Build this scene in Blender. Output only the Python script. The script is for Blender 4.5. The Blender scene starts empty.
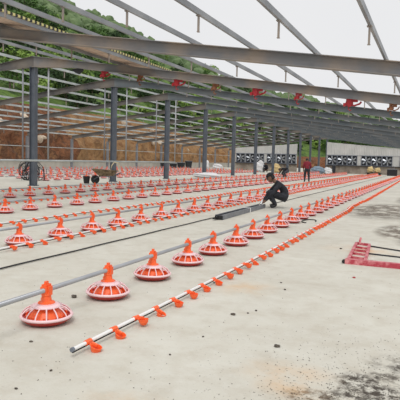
import bpy, bmesh, math, random
from mathutils import Vector, Matrix
random.seed(11)
scene = bpy.context.scene
C = scene.collection
PI = math.pi

# ------------------------------------------------------------------ measures
CAM_H = 1.464
RIDGE_X, RIDGE_Z, SLOPE = -17.23, 5.993, 0.1326
FRAME_Y0, BAY = 20.495, 6.955           # first column in view, bay length
NEAR_EAVE_X, FAR_EAVE_X = 1.05, -35.5
FRAMES = list(range(-1, 12))
END_WALL_Y = FRAME_Y0 + 8 * BAY + 0.25

def frame_y(k): return FRAME_Y0 + k * BAY
def roof_z(x): return RIDGE_Z - SLOPE * abs(x - RIDGE_X)

# camera numbers, used to know what lies inside the picture
F_PX, YAW, PITCH, ROLL = 544.75, 0.4012, 0.0751, 0.0263
def camera_axes():
    cy, sy, cp, sp = math.cos(YAW), math.sin(YAW), math.cos(PITCH), math.sin(PITCH)
    F = Vector((-sy*cp, cy*cp, -sp)); R = Vector((cy, sy, 0)); U = R.cross(F)
    c, s = math.cos(ROLL), math.sin(ROLL)
    return F, c*R + s*U, -s*R + c*U
CF, CR, CU = camera_axes()
def seen_at(p):
    d = Vector(p) - Vector((0, 0, CAM_H)); z = d.dot(CF)
    if z < 0.1: return (-999, -999, z)
    return 200 + F_PX*d.dot(CR)/z, 200 - F_PX*d.dot(CU)/z, z

# ------------------------------------------------------------------ materials
def mat(name, col, rough=0.6, metal=0.0, col2=None, scale=3.0, amount=0.5, bump=0.0, bscale=None, detail=6.0, lo=0.35, hi=0.65, stretch=None, sheen=False):
    m = bpy.data.materials.new(name); m.use_nodes = True
    nt = m.node_tree; b = nt.nodes['Principled BSDF']
    b.inputs['Roughness'].default_value = rough; b.inputs['Metallic'].default_value = metal
    b.inputs['Base Color'].default_value = (*col, 1)
    if col2 is not None or bump:
        tc = nt.nodes.new('ShaderNodeTexCoord'); src = tc.outputs['Object']
        if stretch:
            mp = nt.nodes.new('ShaderNodeMapping'); mp.inputs['Scale'].default_value = stretch
            nt.links.new(src, mp.inputs['Vector']); src = mp.outputs['Vector']
    if col2 is not None:
        n = nt.nodes.new('ShaderNodeTexNoise'); n.inputs['Scale'].default_value = scale; n.inputs['Detail'].default_value = detail
        nt.links.new(src, n.inputs['Vector'])
        r = nt.nodes.new('ShaderNodeValToRGB'); r.color_ramp.elements[0].position = lo; r.color_ramp.elements[1].position = hi
        r.color_ramp.elements[0].color = (*col, 1); r.color_ramp.elements[1].color = (*col2, 1)
        nt.links.new(n.outputs['Fac'], r.inputs['Fac']); nt.links.new(r.outputs['Color'], b.inputs['Base Color'])
    if bump:
        n2 = nt.nodes.new('ShaderNodeTexNoise'); n2.inputs['Scale'].default_value = bscale or scale*3; n2.inputs['Detail'].default_value = 8
        nt.links.new(src, n2.inputs['Vector'])
        bp = nt.nodes.new('ShaderNodeBump'); bp.inputs['Strength'].default_value = bump; bp.inputs['Distance'].default_value = 0.05
        nt.links.new(n2.outputs['Fac'], bp.inputs['Height']); nt.links.new(bp.outputs['Normal'], b.inputs['Normal'])
    return m

M = {}
M['galv'] = mat('galvanised_steel', (.30,.31,.33), .5, .25, (.43,.44,.45), 2.0, bump=.05)
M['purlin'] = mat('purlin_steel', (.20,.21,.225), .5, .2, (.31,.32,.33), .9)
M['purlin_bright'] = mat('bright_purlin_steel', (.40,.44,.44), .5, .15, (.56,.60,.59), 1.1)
M['rafter'] = mat('weathered_rafter_steel', (.20,.20,.205), .6, .15, (.34,.27,.21), .8, lo=.42, hi=.66, bump=.1)
M['rafter_cool'] = mat('blue_grey_rafter_steel', (.115,.135,.15), .55, .15, (.20,.205,.20), .7, lo=.40, hi=.70)
M['rafter_dark'] = mat('dark_rafter_steel', (.10,.095,.095), .6, .1, (.19,.165,.14), .7, lo=.42, hi=.66)
M['column'] = mat('blue_grey_painted_steel', (.085,.10,.125), .5, .1, (.13,.145,.17), 2.2)
M['column_pale'] = mat('grey_painted_steel', (.20,.21,.23), .5, .1, (.28,.28,.30), 2.2)
M['rust'] = mat('rusty_steel', (.16,.06,.03), .9, 0, (.30,.13,.06), 9)
M['pipe'] = mat('galvanised_pipe', (.33,.34,.36), .35, .5, (.45,.46,.48), 1.6)
M['black'] = mat('black_rubber', (.012,.012,.014), .5)
M['black_cloth'] = mat('black_cloth', (.006,.006,.008), .85, 0, (.014,.014,.018), 14)
M['dark_cloth'] = mat('dark_trouser_cloth', (.012,.013,.018), .8, 0, (.03,.032,.042), 10)
M['maroon'] = mat('maroon_cloth', (.16,.010,.022), .85, 0, (.24,.018,.035), 12)
M['skin'] = mat('skin', (.21,.11,.07), .6)
M['hair'] = mat('black_hair', (.008,.007,.007), .6)
M['grey_trouser'] = mat('grey_trouser_cloth', (.05,.05,.065), .85)
M['orange'] = mat('orange_plastic', (.90,.115,.026), .38, 0, (.96,.16,.04), 30)
M['red_pan'] = mat('red_plastic', (.36,.022,.018), .4, 0, (.46,.035,.025), 25)
M['grille'] = mat('pale_pink_plastic', (.86,.60,.62), .4)
M['white'] = mat('white_plastic', (.80,.79,.78), .45)
M['red_steel'] = mat('red_painted_steel', (.44,.045,.07), .5, 0, (.70,.28,.29), 14, lo=.42, hi=.68)
M['red_block'] = mat('red_painted_iron', (.42,.012,.02), .5, 0, (.25,.01,.015), 12)
M['tan'] = mat('tan_sheet', (.46,.34,.26), .7, 0, (.62,.47,.37), 3)
M['sheet_yellow'] = mat('yellow_foam_edge', (.62,.56,.25), .8)
M['concrete'] = mat('pale_concrete', (.46,.43,.38), .9, 0, (.56,.53,.47), 1.5, bump=.2)
M['block'] = mat('stained_block', (.20,.16,.13), .95, 0, (.34,.30,.25), 1.2, bump=.3)
M['cladding'] = mat('corrugated_cladding', (.50,.50,.48), .6, .05, (.58,.57,.55), .8)
M['fan_dark'] = mat('black_and_shadow_line', (.016,.018,.024), .6)  # own black of shutters, hubs, rods and bins; shadow line on the ledge
M['fan_frame'] = mat('fan_housing', (.19,.21,.25), .5, .3)
M['blade'] = mat('fan_blade_steel', (.55,.58,.62), .35, .3)
M['guard'] = mat('fan_guard', (.10,.11,.14), .5, .3)
M['tray'] = mat('muddy_tray', (.09,.06,.035), .85, 0, (.26,.19,.11), 7)
M['wood'] = mat('pale_timber', (.62,.52,.32), .8, 0, (.70,.60,.42), 6)
M['cable'] = mat('black_hose', (.012,.012,.014), .6)
M['bag'] = mat('white_woven_sack', (.74,.74,.74), .8, 0, (.62,.62,.63), 6)
M['yellow_bag'] = mat('yellow_sack', (.68,.52,.25), .8, 0, (.55,.40,.2), 6)
M['blue'] = mat('blue_grey_tarp', (.14,.20,.27), .7, 0, (.24,.30,.36), 4)
M['stone'] = mat('dark_crumb', (.05,.04,.032), .95, 0, (.12,.10,.08), 30)
M['pale_stone'] = mat('pale_rock', (.52,.42,.32), .95, 0, (.66,.56,.44), 6, bump=.4)
M['leaf_dark'] = mat('dark_leaf', (.020,.048,.014), .8, 0, (.05,.10,.025), .9)
M['leaf_mid'] = mat('mid_leaf', (.05,.115,.022), .8, 0, (.10,.19,.04), .9)
M['leaf_light'] = mat('light_leaf', (.15,.26,.045), .8, 0, (.26,.38,.08), .9)
M['leaf_hazed'] = mat('hazed_far_leaf', (.085,.14,.055), .9, 0, (.16,.22,.10), .25)  # haze of distance mixed into the leaf green
M['bark'] = mat('bark', (.10,.075,.05), .95, 0, (.16,.12,.09), 12)
M['trough'] = mat('grey_painted_trough', (.16,.17,.19), .5, .1, (.23,.24,.26), 5)

def floor_material():
    m = bpy.data.materials.new('worn_concrete_floor'); m.use_nodes = True
    nt = m.node_tree; N = nt.nodes; L = nt.links; b = N['Principled BSDF']; b.inputs['Roughness'].default_value = .85
    tc = N.new('ShaderNodeTexCoord'); P = tc.outputs['Object']
    def noise(scale, detail=8, rough=.6, vec=P):
        n = N.new('ShaderNodeTexNoise'); n.inputs['Scale'].default_value = scale; n.inputs['Detail'].default_value = detail
        n.inputs['Roughness'].default_value = rough; L.new(vec, n.inputs['Vector']); return n.outputs['Fac']
    def ramp(v, a, b_, ca=(0,0,0,1), cb=(1,1,1,1)):
        r = N.new('ShaderNodeValToRGB'); r.color_ramp.elements[0].position = a; r.color_ramp.elements[1].position = b_
        r.color_ramp.elements[0].color = ca; r.color_ramp.elements[1].color = cb; L.new(v, r.inputs['Fac']); return r.outputs['Color']
    def mix(f, a, c2):
        x = N.new('ShaderNodeMix'); x.data_type = 'RGBA'; L.new(f, x.inputs[0])
        if isinstance(a, tuple): x.inputs[6].default_value = a
        else: L.new(a, x.inputs[6])
        if isinstance(c2, tuple): x.inputs[7].default_value = c2
        else: L.new(c2, x.inputs[7])
        return x.outputs[2]
    def math_(op, a, c2):
        x = N.new('ShaderNodeMath'); x.operation = op; x.use_clamp = True
        for i, v in enumerate((a, c2)):
            if isinstance(v, (int, float)): x.inputs[i].default_value = v
            else: L.new(v, x.inputs[i])
        return x.outputs[0]
    def spot(x, y, rx, ry):         # a soft patch on the slab
        mp = N.new('ShaderNodeMapping'); mp.inputs['Location'].default_value = (-x/rx, -y/ry, 0); mp.inputs['Scale'].default_value = (1/rx, 1/ry, 0)
        L.new(P, mp.inputs['Vector']); g = N.new('ShaderNodeTexGradient'); g.gradient_type = 'SPHERICAL'
        L.new(mp.outputs['Vector'], g.inputs['Vector']); return g.outputs['Fac']
    base = mix(ramp(noise(.7), .3, .7), (.53,.50,.425,1), (.64,.62,.545,1))
    base = mix(math_('MULTIPLY', ramp(noise(3.5), .45, .70), .45), base, (.44,.385,.30,1))
    base = mix(math_('MULTIPLY', ramp(noise(9,10,.75), .48, .66), .35), base, (.66,.64,.585,1))
    base = mix(math_('MULTIPLY', ramp(noise(45, 4), .60, .72), .30), base, (.30,.26,.20,1))
    # dirt patches along the right-hand aisle and in the near corner
    rag = noise(2.6, 10, .72)
    fine = noise(14, 8, .75)
    for (x, y, rx, ry, k) in ((-1.3,18.0,1.3,3.4,.85), (-.7,24,.7,3.5,.7), (-.55,12.6,.62,1.5,1.0), (-.1,11.5,.6,1.7,.7), (.1,15.5,.9,3,.7), (-.22,3.62,.36,.36,1.2), (-.62,3.33,.20,.14,1.0), (-.40,3.38,.25,.13,.8), (-.05,4.1,.35,.35,.5)):
        s = math_('MULTIPLY', spot(x, y, rx, ry), 3.0*k)
        s = math_('MULTIPLY', s, ramp(rag, .40, .52))
        s = math_('MULTIPLY', s, ramp(fine, .42, .54) if y < 6 else ramp(fine, .2, .5))
        base = mix(s, base, (.15,.12,.09,1) if y > 6 else (.065,.052,.040,1))
    for (x, y, rx, ry) in ((-.86,3.62,.42,.30), (-1.9,5.9,.4,.5), (-.75,3.35,.3,.2), (-1.0,9.5,.8,.7), (-1.5,2.75,.5,.2)):
        s = math_('MULTIPLY', math_('MULTIPLY', spot(x, y, rx, ry), 1.1), ramp(rag, .38, .64))
        base = mix(math_('MULTIPLY', s, .8), base, (.62,.42,.24,1))
    s2 = ramp(noise(24, 6, .8), .64, .70); s2 = math_('MULTIPLY', s2, ramp(noise(1.3), .40, .62)); base = mix(math_('MULTIPLY', s2, .55), base, (.25,.20,.15,1))
    # scattered specks in the near right corner
    vor = N.new('ShaderNodeTexVoronoi'); vor.inputs['Scale'].default_value = 28; L.new(P, vor.inputs['Vector'])
    sp = ramp(vor.outputs['Distance'], .10, .17, (1,1,1,1), (0,0,0,1))
    sp = math_('MULTIPLY', sp, math_('MULTIPLY', spot(-.7, 3.6, 1.1, 1.6), 1.6)); sp = math_('MULTIPLY', sp, ramp(noise(6), .44, .6))
    base = mix(sp, base, (.10,.075,.05,1))
    L.new(base, b.inputs['Base Color'])
    bp = N.new('ShaderNodeBump'); bp.inputs['Strength'].default_value = .18; bp.inputs['Distance'].default_value = .02
    L.new(noise(22), bp.inputs['Height']); L.new(bp.outputs['Normal'], b.inputs['Normal'])
    return m
M['floor'] = floor_material()

def hill_material(name, cols, scale, bump):
    m = bpy.data.materials.new(name); m.use_nodes = True
    nt = m.node_tree; N = nt.nodes; L = nt.links; b = N['Principled BSDF']; b.inputs['Roughness'].default_value = .95
    tc = N.new('ShaderNodeTexCoord'); n = N.new('ShaderNodeTexNoise'); n.inputs['Scale'].default_value = scale; n.inputs['Detail'].default_value = 10; n.inputs['Roughness'].default_value = .7
    L.new(tc.outputs['Object'], n.inputs['Vector']); r = N.new('ShaderNodeValToRGB')
    els = r.color_ramp.elements
    while len(els) < len(cols): els.new(.5)
    for i, c in enumerate(cols): els[i].position = .28 + .44*i/(len(cols)-1); els[i].color = (*c, 1)
    L.new(n.outputs['Fac'], r.inputs['Fac']); L.new(r.outputs['Color'], b.inputs['Base Color'])
    n2 = N.new('ShaderNodeTexNoise'); n2.inputs['Scale'].default_value = scale*2.2; n2.inputs['Detail'].default_value = 10; L.new(tc.outputs['Object'], n2.inputs['Vector'])
    bp = N.new('ShaderNodeBump'); bp.inputs['Strength'].default_value = bump; bp.inputs['Distance'].default_value = .6
    L.new(n2.outputs['Fac'], bp.inputs['Height']); L.new(bp.outputs['Normal'], b.inputs['Normal'])
    return m
M['bank'] = hill_material('cut_earth', [(.05,.016,.008), (.13,.045,.018), (.21,.085,.035), (.09,.04,.02), (.25,.12,.05), (.42,.26,.14)], .55, 1)
M['bank_tan'] = hill_material('cut_earth_tan', [(.09,.035,.014), (.22,.105,.04), (.31,.18,.08), (.16,.08,.035), (.38,.24,.11)], .5, 1)
M['grass'] = hill_material('hill_grass', [(.012,.028,.007), (.035,.075,.015), (.12,.20,.035), (.018,.045,.012), (.07,.13,.025)], .22, 1)

# ------------------------------------------------------------------ mesh helpers
def link(name, bm, m, parent=None, smooth=False):
    me = bpy.data.meshes.new(name); bmesh.ops.recalc_face_normals(bm, faces=bm.faces[:]) if len(bm.faces) < 30000 else None
    bm.to_mesh(me); bm.free()
    for x in (m if isinstance(m, (list, tuple)) else [m]): me.materials.append(x)
    if smooth:
        for p in me.polygons: p.use_smooth = True
    o = bpy.data.objects.new(name, me); C.objects.link(o)
    if parent: o.parent = parent
    return o

def tag(o, label, cat, group=None, kind=None):
    o['label'] = label; o['category'] = cat
    if group: o['group'] = group
    if kind: o['kind'] = kind
    return o

def thing(name, label, cat, loc=(0,0,0), rz=0, group=None):
    o = bpy.data.objects.new(name, None); C.objects.link(o); o.location = loc; o.rotation_euler = (0,0,rz)
    o.empty_display_size = .1
    return tag(o, label, cat, group)

def struct(o): o['kind'] = 'structure'; return o

def box(bm, c, s, M4=None, mi=0):
    x, y, z = s[0]/2, s[1]/2, s[2]/2
    vs = [Vector((c[0]+i*x, c[1]+j*y, c[2]+k*z)) for i in (-1,1) for j in (-1,1) for k in (-1,1)]
    if M4: vs = [M4 @ v for v in vs]
    v = [bm.verts.new(p) for p in vs]
    for f in ((0,1,3,2),(4,6,7,5),(0,4,5,1),(2,3,7,6),(0,2,6,4),(1,5,7,3)):
        fc = bm.faces.new([v[i] for i in f]); fc.material_index = mi

def tube(bm, pts, r, n=8, caps=True, mi=0):
    pts = [Vector(p) for p in pts]; rings = []
    for i, p in enumerate(pts):
        d = (pts[min(i+1, len(pts)-1)] - pts[max(i-1, 0)]).normalized()
        up = Vector((0,0,1)) if abs(d.z) < .95 else Vector((1,0,0))
        a = d.cross(up).normalized(); b = a.cross(d)
        rr = r[i] if isinstance(r, (list, tuple)) else r
        rings.append([bm.verts.new(p + rr*(math.cos(2*PI*k/n)*a + math.sin(2*PI*k/n)*b)) for k in range(n)])
    for A, B in zip(rings, rings[1:]):
        for k in range(n):
            f = bm.faces.new((A[k], A[(k+1)%n], B[(k+1)%n], B[k])); f.material_index = mi
    if caps: bm.faces.new(rings[0]).material_index = mi; bm.faces.new(rings[-1][::-1]).material_index = mi

def lathe(bm, prof, n=24, c=(0,0,0), mi=0, close=False):
    rings = []
    for r, z in prof:
        rings.append([bm.verts.new((c[0]+r*math.cos(2*PI*k/n), c[1]+r*math.sin(2*PI*k/n), c[2]+z)) for k in range(n)])
    pr = list(zip(rings, rings[1:])) + ([(rings[-1], rings[0])] if close else [])
    for A, B in pr:
        for k in range(n): bm.faces.new((A[k], A[(k+1)%n], B[(k+1)%n], B[k])).material_index = mi
    if not close:
        if prof[0][0] > 1e-4: bm.faces.new(rings[0][::-1]).material_index = mi
        if prof[-1][0] > 1e-4: bm.faces.new(rings[-1]).material_index = mi

def torus(bm, c, R, r, n=24, m=6, M4=None):
    rings = []
    for i in range(n):
        a = 2*PI*i/n; ring = []
        for j in range(m):
            b = 2*PI*j/m
            p = Vector(((R+r*math.cos(b))*math.cos(a), (R+r*math.cos(b))*math.sin(a), r*math.sin(b)))
            if M4: p = M4 @ p
            ring.append(bm.verts.new(p + Vector(c)))
        rings.append(ring)
    for i in range(n):
        A, B = rings[i], rings[(i+1)%n]
        for j in range(m): bm.faces.new((A[j], A[(j+1)%m], B[(j+1)%m], B[j]))

def ibeam_sections(bm, secs, width, tf=.014, tw=.010, side=Vector((0,1,0))):
    """secs: list of (top point, depth); web stands vertical, flanges run across `side`."""
    prof = []
    for p, d in secs:
        p = Vector(p); w = side*(width/2); t = side*(tw/2); z = Vector((0,0,1))
        prof.append([bm.verts.new(q) for q in (
            p-w, p+w, p+w-z*tf, p+t-z*tf, p+t-z*(d-tf), p+w-z*(d-tf), p+w-z*d, p-w-z*d, p-w-z*(d-tf), p-t-z*(d-tf), p-t-z*tf, p-w-z*tf)])
    for A, B in zip(prof, prof[1:]):
        for k in range(12): bm.faces.new((A[k], A[(k+1)%12], B[(k+1)%12], B[k]))
    bm.faces.new(prof[0][::-1]); bm.faces.new(prof[-1])

def hcolumn(bm, x, y, z0, z1, depth, width, t=.016):
    # flanges across x ends, web along x
    box(bm, (x-depth/2+t/2, y, (z0+z1)/2), (t, width, z1-z0)); box(bm, (x+depth/2-t/2, y, (z0+z1)/2), (t, width, z1-z0))
    box(bm, (x, y, (z0+z1)/2), (depth-2*t, t*.8, z1-z0))

def dup(o, parent=None, name=None):
    c = o.copy(); C.objects.link(c)
    if parent: c.parent = parent
    for ch in o.children: dup(ch, c)
    return c

ORD = ['first','second','third','fourth','fifth','sixth','seventh','eighth','ninth','tenth','eleventh','twelfth','thirteenth','fourteenth','fifteenth','sixteenth']

# ------------------------------------------------------------------ floor, kerb walls
bm = bmesh.new()
xs = [-41, -36, -17, -5, 0, 12]; ys = [-6, 0, 5, 15, 40, 80, 120, 150]
g = [[bm.verts.new((x, y, 0)) for y in ys] for x in xs]
for i in range(len(xs)-1):
    for j in range(len(ys)-1): bm.faces.new((g[i][j], g[i+1][j], g[i+1][j+1], g[i][j+1]))
struct(link('floor', bm, M['floor']))
bm = bmesh.new(); box(bm, (-36.3, 58, .40), (.22, 116, .80)); box(bm, (-36.3, 58, .83), (.30, 116, .06))
struct(link('wall_left', bm, M['concrete']))

# end wall: block plinth, dark ledge, corrugated cladding over the fans, in two stretches
def end_wall(name, x0, x1, top0, top1, fans, fan_w=1.32):
    root = bpy.data.objects.new(name, None); C.objects.link(root); root['kind'] = 'structure'
    y = END_WALL_Y
    bm = bmesh.new(); box(bm, ((x0+x1)/2, y+.1, .52), (x1-x0, .2, 1.04))
    x = x0 + .6
    while x < x1:  # buttress pads on the plinth
        box(bm, (x, y-.02, .50), (.22, .10, 1.0)); x += 1.33
    link('plinth', bm, M['block'], root)
    bm = bmesh.new(); box(bm, ((x0+x1)/2, y-.05, 1.085), (x1-x0, .34, .09)); link('ledge', bm, M['fan_dark'], root)  # black stands in for the dark shadow line under the fans
    # corrugated sheet, ribs running up
    bm = bmesh.new(); n = int((x1-x0)/.11); prev = None
    for i in range(n+1):
        t = i/n; x = x0 + (x1-x0)*t; yy = y + (.03 if i % 2 else -.015)
        a = bm.verts.new((x, yy, 2.52)); b = bm.verts.new((x, yy, top0+(top1-top0)*t)); a2 = bm.verts.new((x, yy+.03, 2.52)); b2 = bm.verts.new((x, yy+.03, top0+(top1-top0)*t))
        if prev:
            bm.faces.new((prev[0], a, b, prev[1])); bm.faces.new((a2, prev[2], prev[3], b2)); bm.faces.new((prev[1], b, b2, prev[3]))
        prev = (a, b, a2, b2)
    link('cladding', bm, M['cladding'], root)
    # pillars filling the gaps between the fans
    bm = bmesh.new(); edges = [x0] + [e for f in fans for e in (f-fan_w/2, f+fan_w/2)] + [x1]
    for a, b in zip(edges[::2], edges[1::2]):
        if b-a > .02: box(bm, ((a+b)/2, y+.06, 1.82), (b-a, .14, 1.38))
    link('pillar', bm, M['cladding'], root)
    bm = bmesh.new(); box(bm, ((x0+x1)/2, y-.03, 2.50), (x1-x0, .08, .06)); link('rail', bm, M['galv'], root)
    return root
left_fans = [-26.05, -24.6, -23.15, -21.4, -19.95, -18.5]
right_fans = [-12.75, -11.42, -10.09, -8.25, -6.92, -5.59, -3.35, -2.02, -.69]
end_wall('wall_end_left', -26.9, -17.7, 3.25, 3.95, left_fans)
end_wall('wall_end_right', -13.55, 1.1, 4.25, 3.10, right_fans)

def make_fan(label, group):
    t = thing('exhaust_fan', label, 'fan', group=group); w, h = 1.30, 1.34
    bm = bmesh.new()
    for s in (-1, 1):
        box(bm, (s*(w/2-.03), 0, h/2), (.06, .34, h)); box(bm, (0, 0, h/2+s*(h/2-.03)), (w-.12, .34, .06))
    link('housing', bm, M['fan_frame'], t)
    bm = bmesh.new(); box(bm, (0, .14, h/2), (w-.1, .02, h-.1)); link('shutter', bm, M['fan_dark'], t)
    for i in range(6):
        bm = bmesh.new(); a = 2*PI*i/6 + .35
        M4 = Matrix.Translation((0, -.02, h/2)) @ Matrix.Rotation(a, 4, 'Y') @ Matrix.Translation((.33, 0, 0)) @ Matrix.Rotation(math.radians(28), 4, 'X')
        pts = [(-.26,-.05), (.0,-.11), (.25,-.15), (.27,.10), (.0,.09), (-.26,.05)]
        A = [bm.verts.new(M4 @ Vector((p[0], -.006, p[1]))) for p in pts]; B = [bm.verts.new(M4 @ Vector((p[0], .006, p[1]))) for p in pts]
        bm.faces.new(A); bm.faces.new(B[::-1])
        for k in range(6): bm.faces.new((A[k], B[k], B[(k+1)%6], A[(k+1)%6]))
        link('blade', bm, M['blade'], t)
    bm = bmesh.new(); tube(bm, [(0,-.09,h/2), (0,.08,h/2)], .09, 12); link('hub', bm, M['fan_dark'], t)
    bm = bmesh.new(); R = Matrix.Rotation(PI/2, 4, 'X')
    for r in (.20, .40, .60): torus(bm, (0, -.15, h/2), r, .010, 28, 5, R)
    for i in range(4):
        a = PI*i/4; tube(bm, [(-.6*math.cos(a), -.15, h/2-.6*math.sin(a)), (.6*math.cos(a), -.15, h/2+.6*math.sin(a))], .010, 5)
    link('guard', bm, M['guard'], t)
    return t
fan0 = make_fan('', 'exhaust fans in the end wall'); first = True
for grp, xs_ in (('left', left_fans), ('right', right_fans)):
    for i, x in enumerate(xs_):
        f = fan0 if first else dup(fan0); first = False
        f.location = (x, END_WALL_Y-.02, 1.135)
        f.rotation_euler = (0, 0, 0)
        for ch in f.children:
            if ch.name.startswith('blade') or ch.name.startswith('hub'): pass
        if grp == 'left': f['label'] = 'square exhaust fan behind the columns, %s from the left end of the far wall' % ORD[i]
        else: f['label'] = 'square exhaust fan in the open right stretch of end wall, %s from its left corner' % ORD[i]
# the three fans right of the frame edge are not needed beyond the first

# ------------------------------------------------------------------ steel frames
roof_root_label = 'roof'
for n, k in enumerate(FRAMES):
    y = frame_y(k)
    where = ORD[n] + ' from the camera'
    # near rafter
    t = thing('roof_rafter', 'weathered steel roof beam falling right from the ridge, %s' % where, 'roof beam', (0, y, 0), 0, 'roof beams on the right slope')
    bm = bmesh.new(); secs = []
    for x, d in ((RIDGE_X, .50), (RIDGE_X+2.2, .32), (-8, .32), (NEAR_EAVE_X-2.0, .32), (NEAR_EAVE_X, .42)): secs.append(((x, 0, roof_z(x)), d))
    ibeam_sections(bm, secs, .27, .02)
    link('beam', bm, M['rafter' if k <= 0 else 'rafter_cool'], t)
    if k <= 6:
        for j in range(10):
            x = -1.14 - 1.63*j
            bm = bmesh.new(); box(bm, (x-.02, -.06, roof_z(x)+.045), (.010, .06, .10)); box(bm, (x, -.06, roof_z(x)+.004), (.10, .09, .008)); link('cleat', bm, M['rust'], t)
    # far rafter
    t = thing('roof_rafter', 'grey steel roof beam falling left from the ridge, %s' % where, 'roof beam', (0, y, 0), 0, 'roof beams on the left slope')
    bm = bmesh.new(); secs = []
    for x, d in ((RIDGE_X, .50), (RIDGE_X-2.2, .30), (-26, .30), (FAR_EAVE_X, .34)): secs.append(((x, 0, roof_z(x)), d))
    ibeam_sections(bm, secs, .19); link('beam', bm, M['rafter_dark'], t)
    # ridge column
    if k >= 0:
        t = thing('steel_column', 'tall blue-grey steel column under the ridge, %s from the left' % ORD[n-1], 'column', (RIDGE_X, y, 0), 0, 'tall columns under the ridge')
        bm = bmesh.new(); hcolumn(bm, 0, 0, .02, RIDGE_Z-.5, .30, .22); link('shaft', bm, M['column'], t)
        bm = bmesh.new(); box(bm, (0, 0, .01), (.42, .34, .02))
        for sx in (-1, 1):
            for sy in (-1, 1): tube(bm, [(sx*.17, sy*.13, .02), (sx*.17, sy*.13, .05)], .014, 6)
        link('base_plate', bm, M['column'], t)
        bm = bmesh.new(); box(bm, (0, 0, RIDGE_Z-.49), (.34, .24, .02)); link('cap_plate', bm, M['column'], t)
    if k >= 3:
        t = thing('steel_column', 'short grey steel column along the left eave, %s from the left' % ORD[k-3], 'column', (FAR_EAVE_X, y, 0), 0, 'short columns along the left eave')
        bm = bmesh.new(); hcolumn(bm, 0, 0, .02, roof_z(FAR_EAVE_X)-.34, .24, .20); link('shaft', bm, M['column_pale'], t)
        bm = bmesh.new(); box(bm, (0, 0, .01), (.34, .30, .02)); link('base_plate', bm, M['column_pale'], t)

# purlins, running the length of the shed, with a short stub hanging in every bay
stub_bm = bmesh.new(); box(stub_bm, (0, 0, -.16), (.035, .04, .34)); box(stub_bm, (0, 0, -.01), (.09, .08, .02)); box(stub_bm, (0, 0, -.325), (.05, .06, .012))
stub0 = None
def purlin(x, label, m, group, y0, y1, slope_sign):
    t = thing('roof_purlin', label, 'purlin', (x, 0, roof_z(x)), 0, group)
    bm = bmesh.new(); h, w, tk = .115, -.055, -.006
    pr = [(-w/2,0), (w/2,0), (w/2,.02), (w/2-tk,.02), (w/2-tk,-tk), (-w/2+tk,-tk), (-w/2+tk,h+tk), (w/2-tk,h+tk), (w/2-tk,h-.02), (w/2,h-.02), (w/2,h), (-w/2,h)]
    A = [bm.verts.new((p[0], y0, p[1])) for p in pr]; B = [bm.verts.new((p[0], y1, p[1])) for p in pr]
    for k in range(12): bm.faces.new((A[k], A[(k+1)%12], B[(k+1)%12], B[k]))
    bm.faces.new(A); bm.faces.new(B)
    link('channel', bm, m, t)
    global stub0
    for k in range(-2, 10):
        yy = frame_y(k) + BAY/2
        u, v, z = seen_at((x, yy, roof_z(x)-.1))
        if u < -5 or u > 405 or v < -5: continue
        if stub0 is None:
            stub0 = link('brace_stub', stub_bm, M['rafter'], t); s = stub0
        else:
            s = stub0.copy(); C.objects.link(s); s.parent = t
        s.location = (0, yy, 0)
Y_END = frame_y(11) + .3
for j in range(10):
    x = -1.14 - 1.63*j
    purlin(x, 'galvanised roof purlin on the right slope, %s one counting leftwards from the low eave' % ORD[j], M['purlin'], 'purlins on the right slope', frame_y(-2), Y_END, 1)
for j in range(11):
    x = RIDGE_X - .9 - 1.70*j
    purlin(x, 'pale roof purlin on the left slope, %s one down from the ridge' % ORD[j], M['purlin_bright'], 'purlins on the left slope', frame_y(-2), Y_END, -1)  # galvanised tone, paled further with the light from above

# eave girts on the left side
for z, nm in ((2.25, 'thin rail running along the short left columns at mid height'),):
    bm = bmesh.new(); tube(bm, [(FAR_EAVE_X+.14, 18, z), (FAR_EAVE_X+.14, Y_END, z)], .035, 6)
    tag(link('side_rail', bm, M['purlin_bright'], smooth=True), nm, 'rail')

# rail and thin hanger posts near the ridge columns
bm = bmesh.new(); tube(bm, [(-16.38, 8, 1.20), (-16.38, 34.0, 1.20)], .042, 8)
tag(link('guard_rail', bm, M['purlin_bright'], smooth=True), 'pale horizontal pipe rail passing in front of the first tall columns', 'rail')
for i, k in enumerate((0, 1, 2)):
    for sgn, x in (('near', -16.38), ('far', -17.86)):
        bm = bmesh.new(); zt = roof_z(x) - .45; z0 = 1.26
        yy = 0 if k < 2 else 0
        tube(bm, [(0, yy, z0), (0, yy, zt)], .038, 8)
        o = link('hanger_post', bm, M['galv'] if sgn == 'near' else M['column_pale'], smooth=True)
        o.location = (x, frame_y(k) - (.0 if k < 2 else .45), 0)
        tag(o, 'slim grey steel post just %s of the %s tall column' % ('right' if sgn == 'near' else 'left', ORD[i]), 'post', 'slim posts beside the ridge columns')

# corrugated roofing sheets laid on the purlins left of centre
first_sheet = None; cnt = 0
y = 7.6
while y < 25.5:
    if first_sheet is None:
        bm = bmesh.new(); n = 20; rows = []
        for i in range(n+1):
            yy = -.48 + .96*i/n; dz = .028*math.sin(i*PI*.5 + .4) + (.02 if i % 4 == 0 else 0)
            rows.append([bm.verts.new((x, yy, -SLOPE*(x+9.95) + dz + tk)) for x in (-10.98, -13.25) for tk in (0, .012)])
        for A, B in zip(rows, rows[1:]):
            bm.faces.new((A[0], B[0], B[2], A[2])); bm.faces.new((A[1], A[3], B[3], B[1])); bm.faces.new((A[0], A[1], B[1], B[0])); bm.faces.new((A[2], B[2], B[3], A[3]))
        first_sheet = thing('roofing_sheet', '', 'roofing sheet', group='roofing sheets laid near the ridge')
        link('sheet', bm, M['tan'], first_sheet)
        s = first_sheet
    else:
        s = dup(first_sheet)
    s.location = (0, y, roof_z(-9.95) + .150 + .014*(cnt % 2)); cnt += 1
    s['label'] = 'tan corrugated roofing sheet on the purlins, %s in the run from the camera' % (ORD[cnt-1] if cnt <= 16 else ['seventeenth','eighteenth','nineteenth','twentieth','last'][cnt-17])
    y += .97

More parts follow.
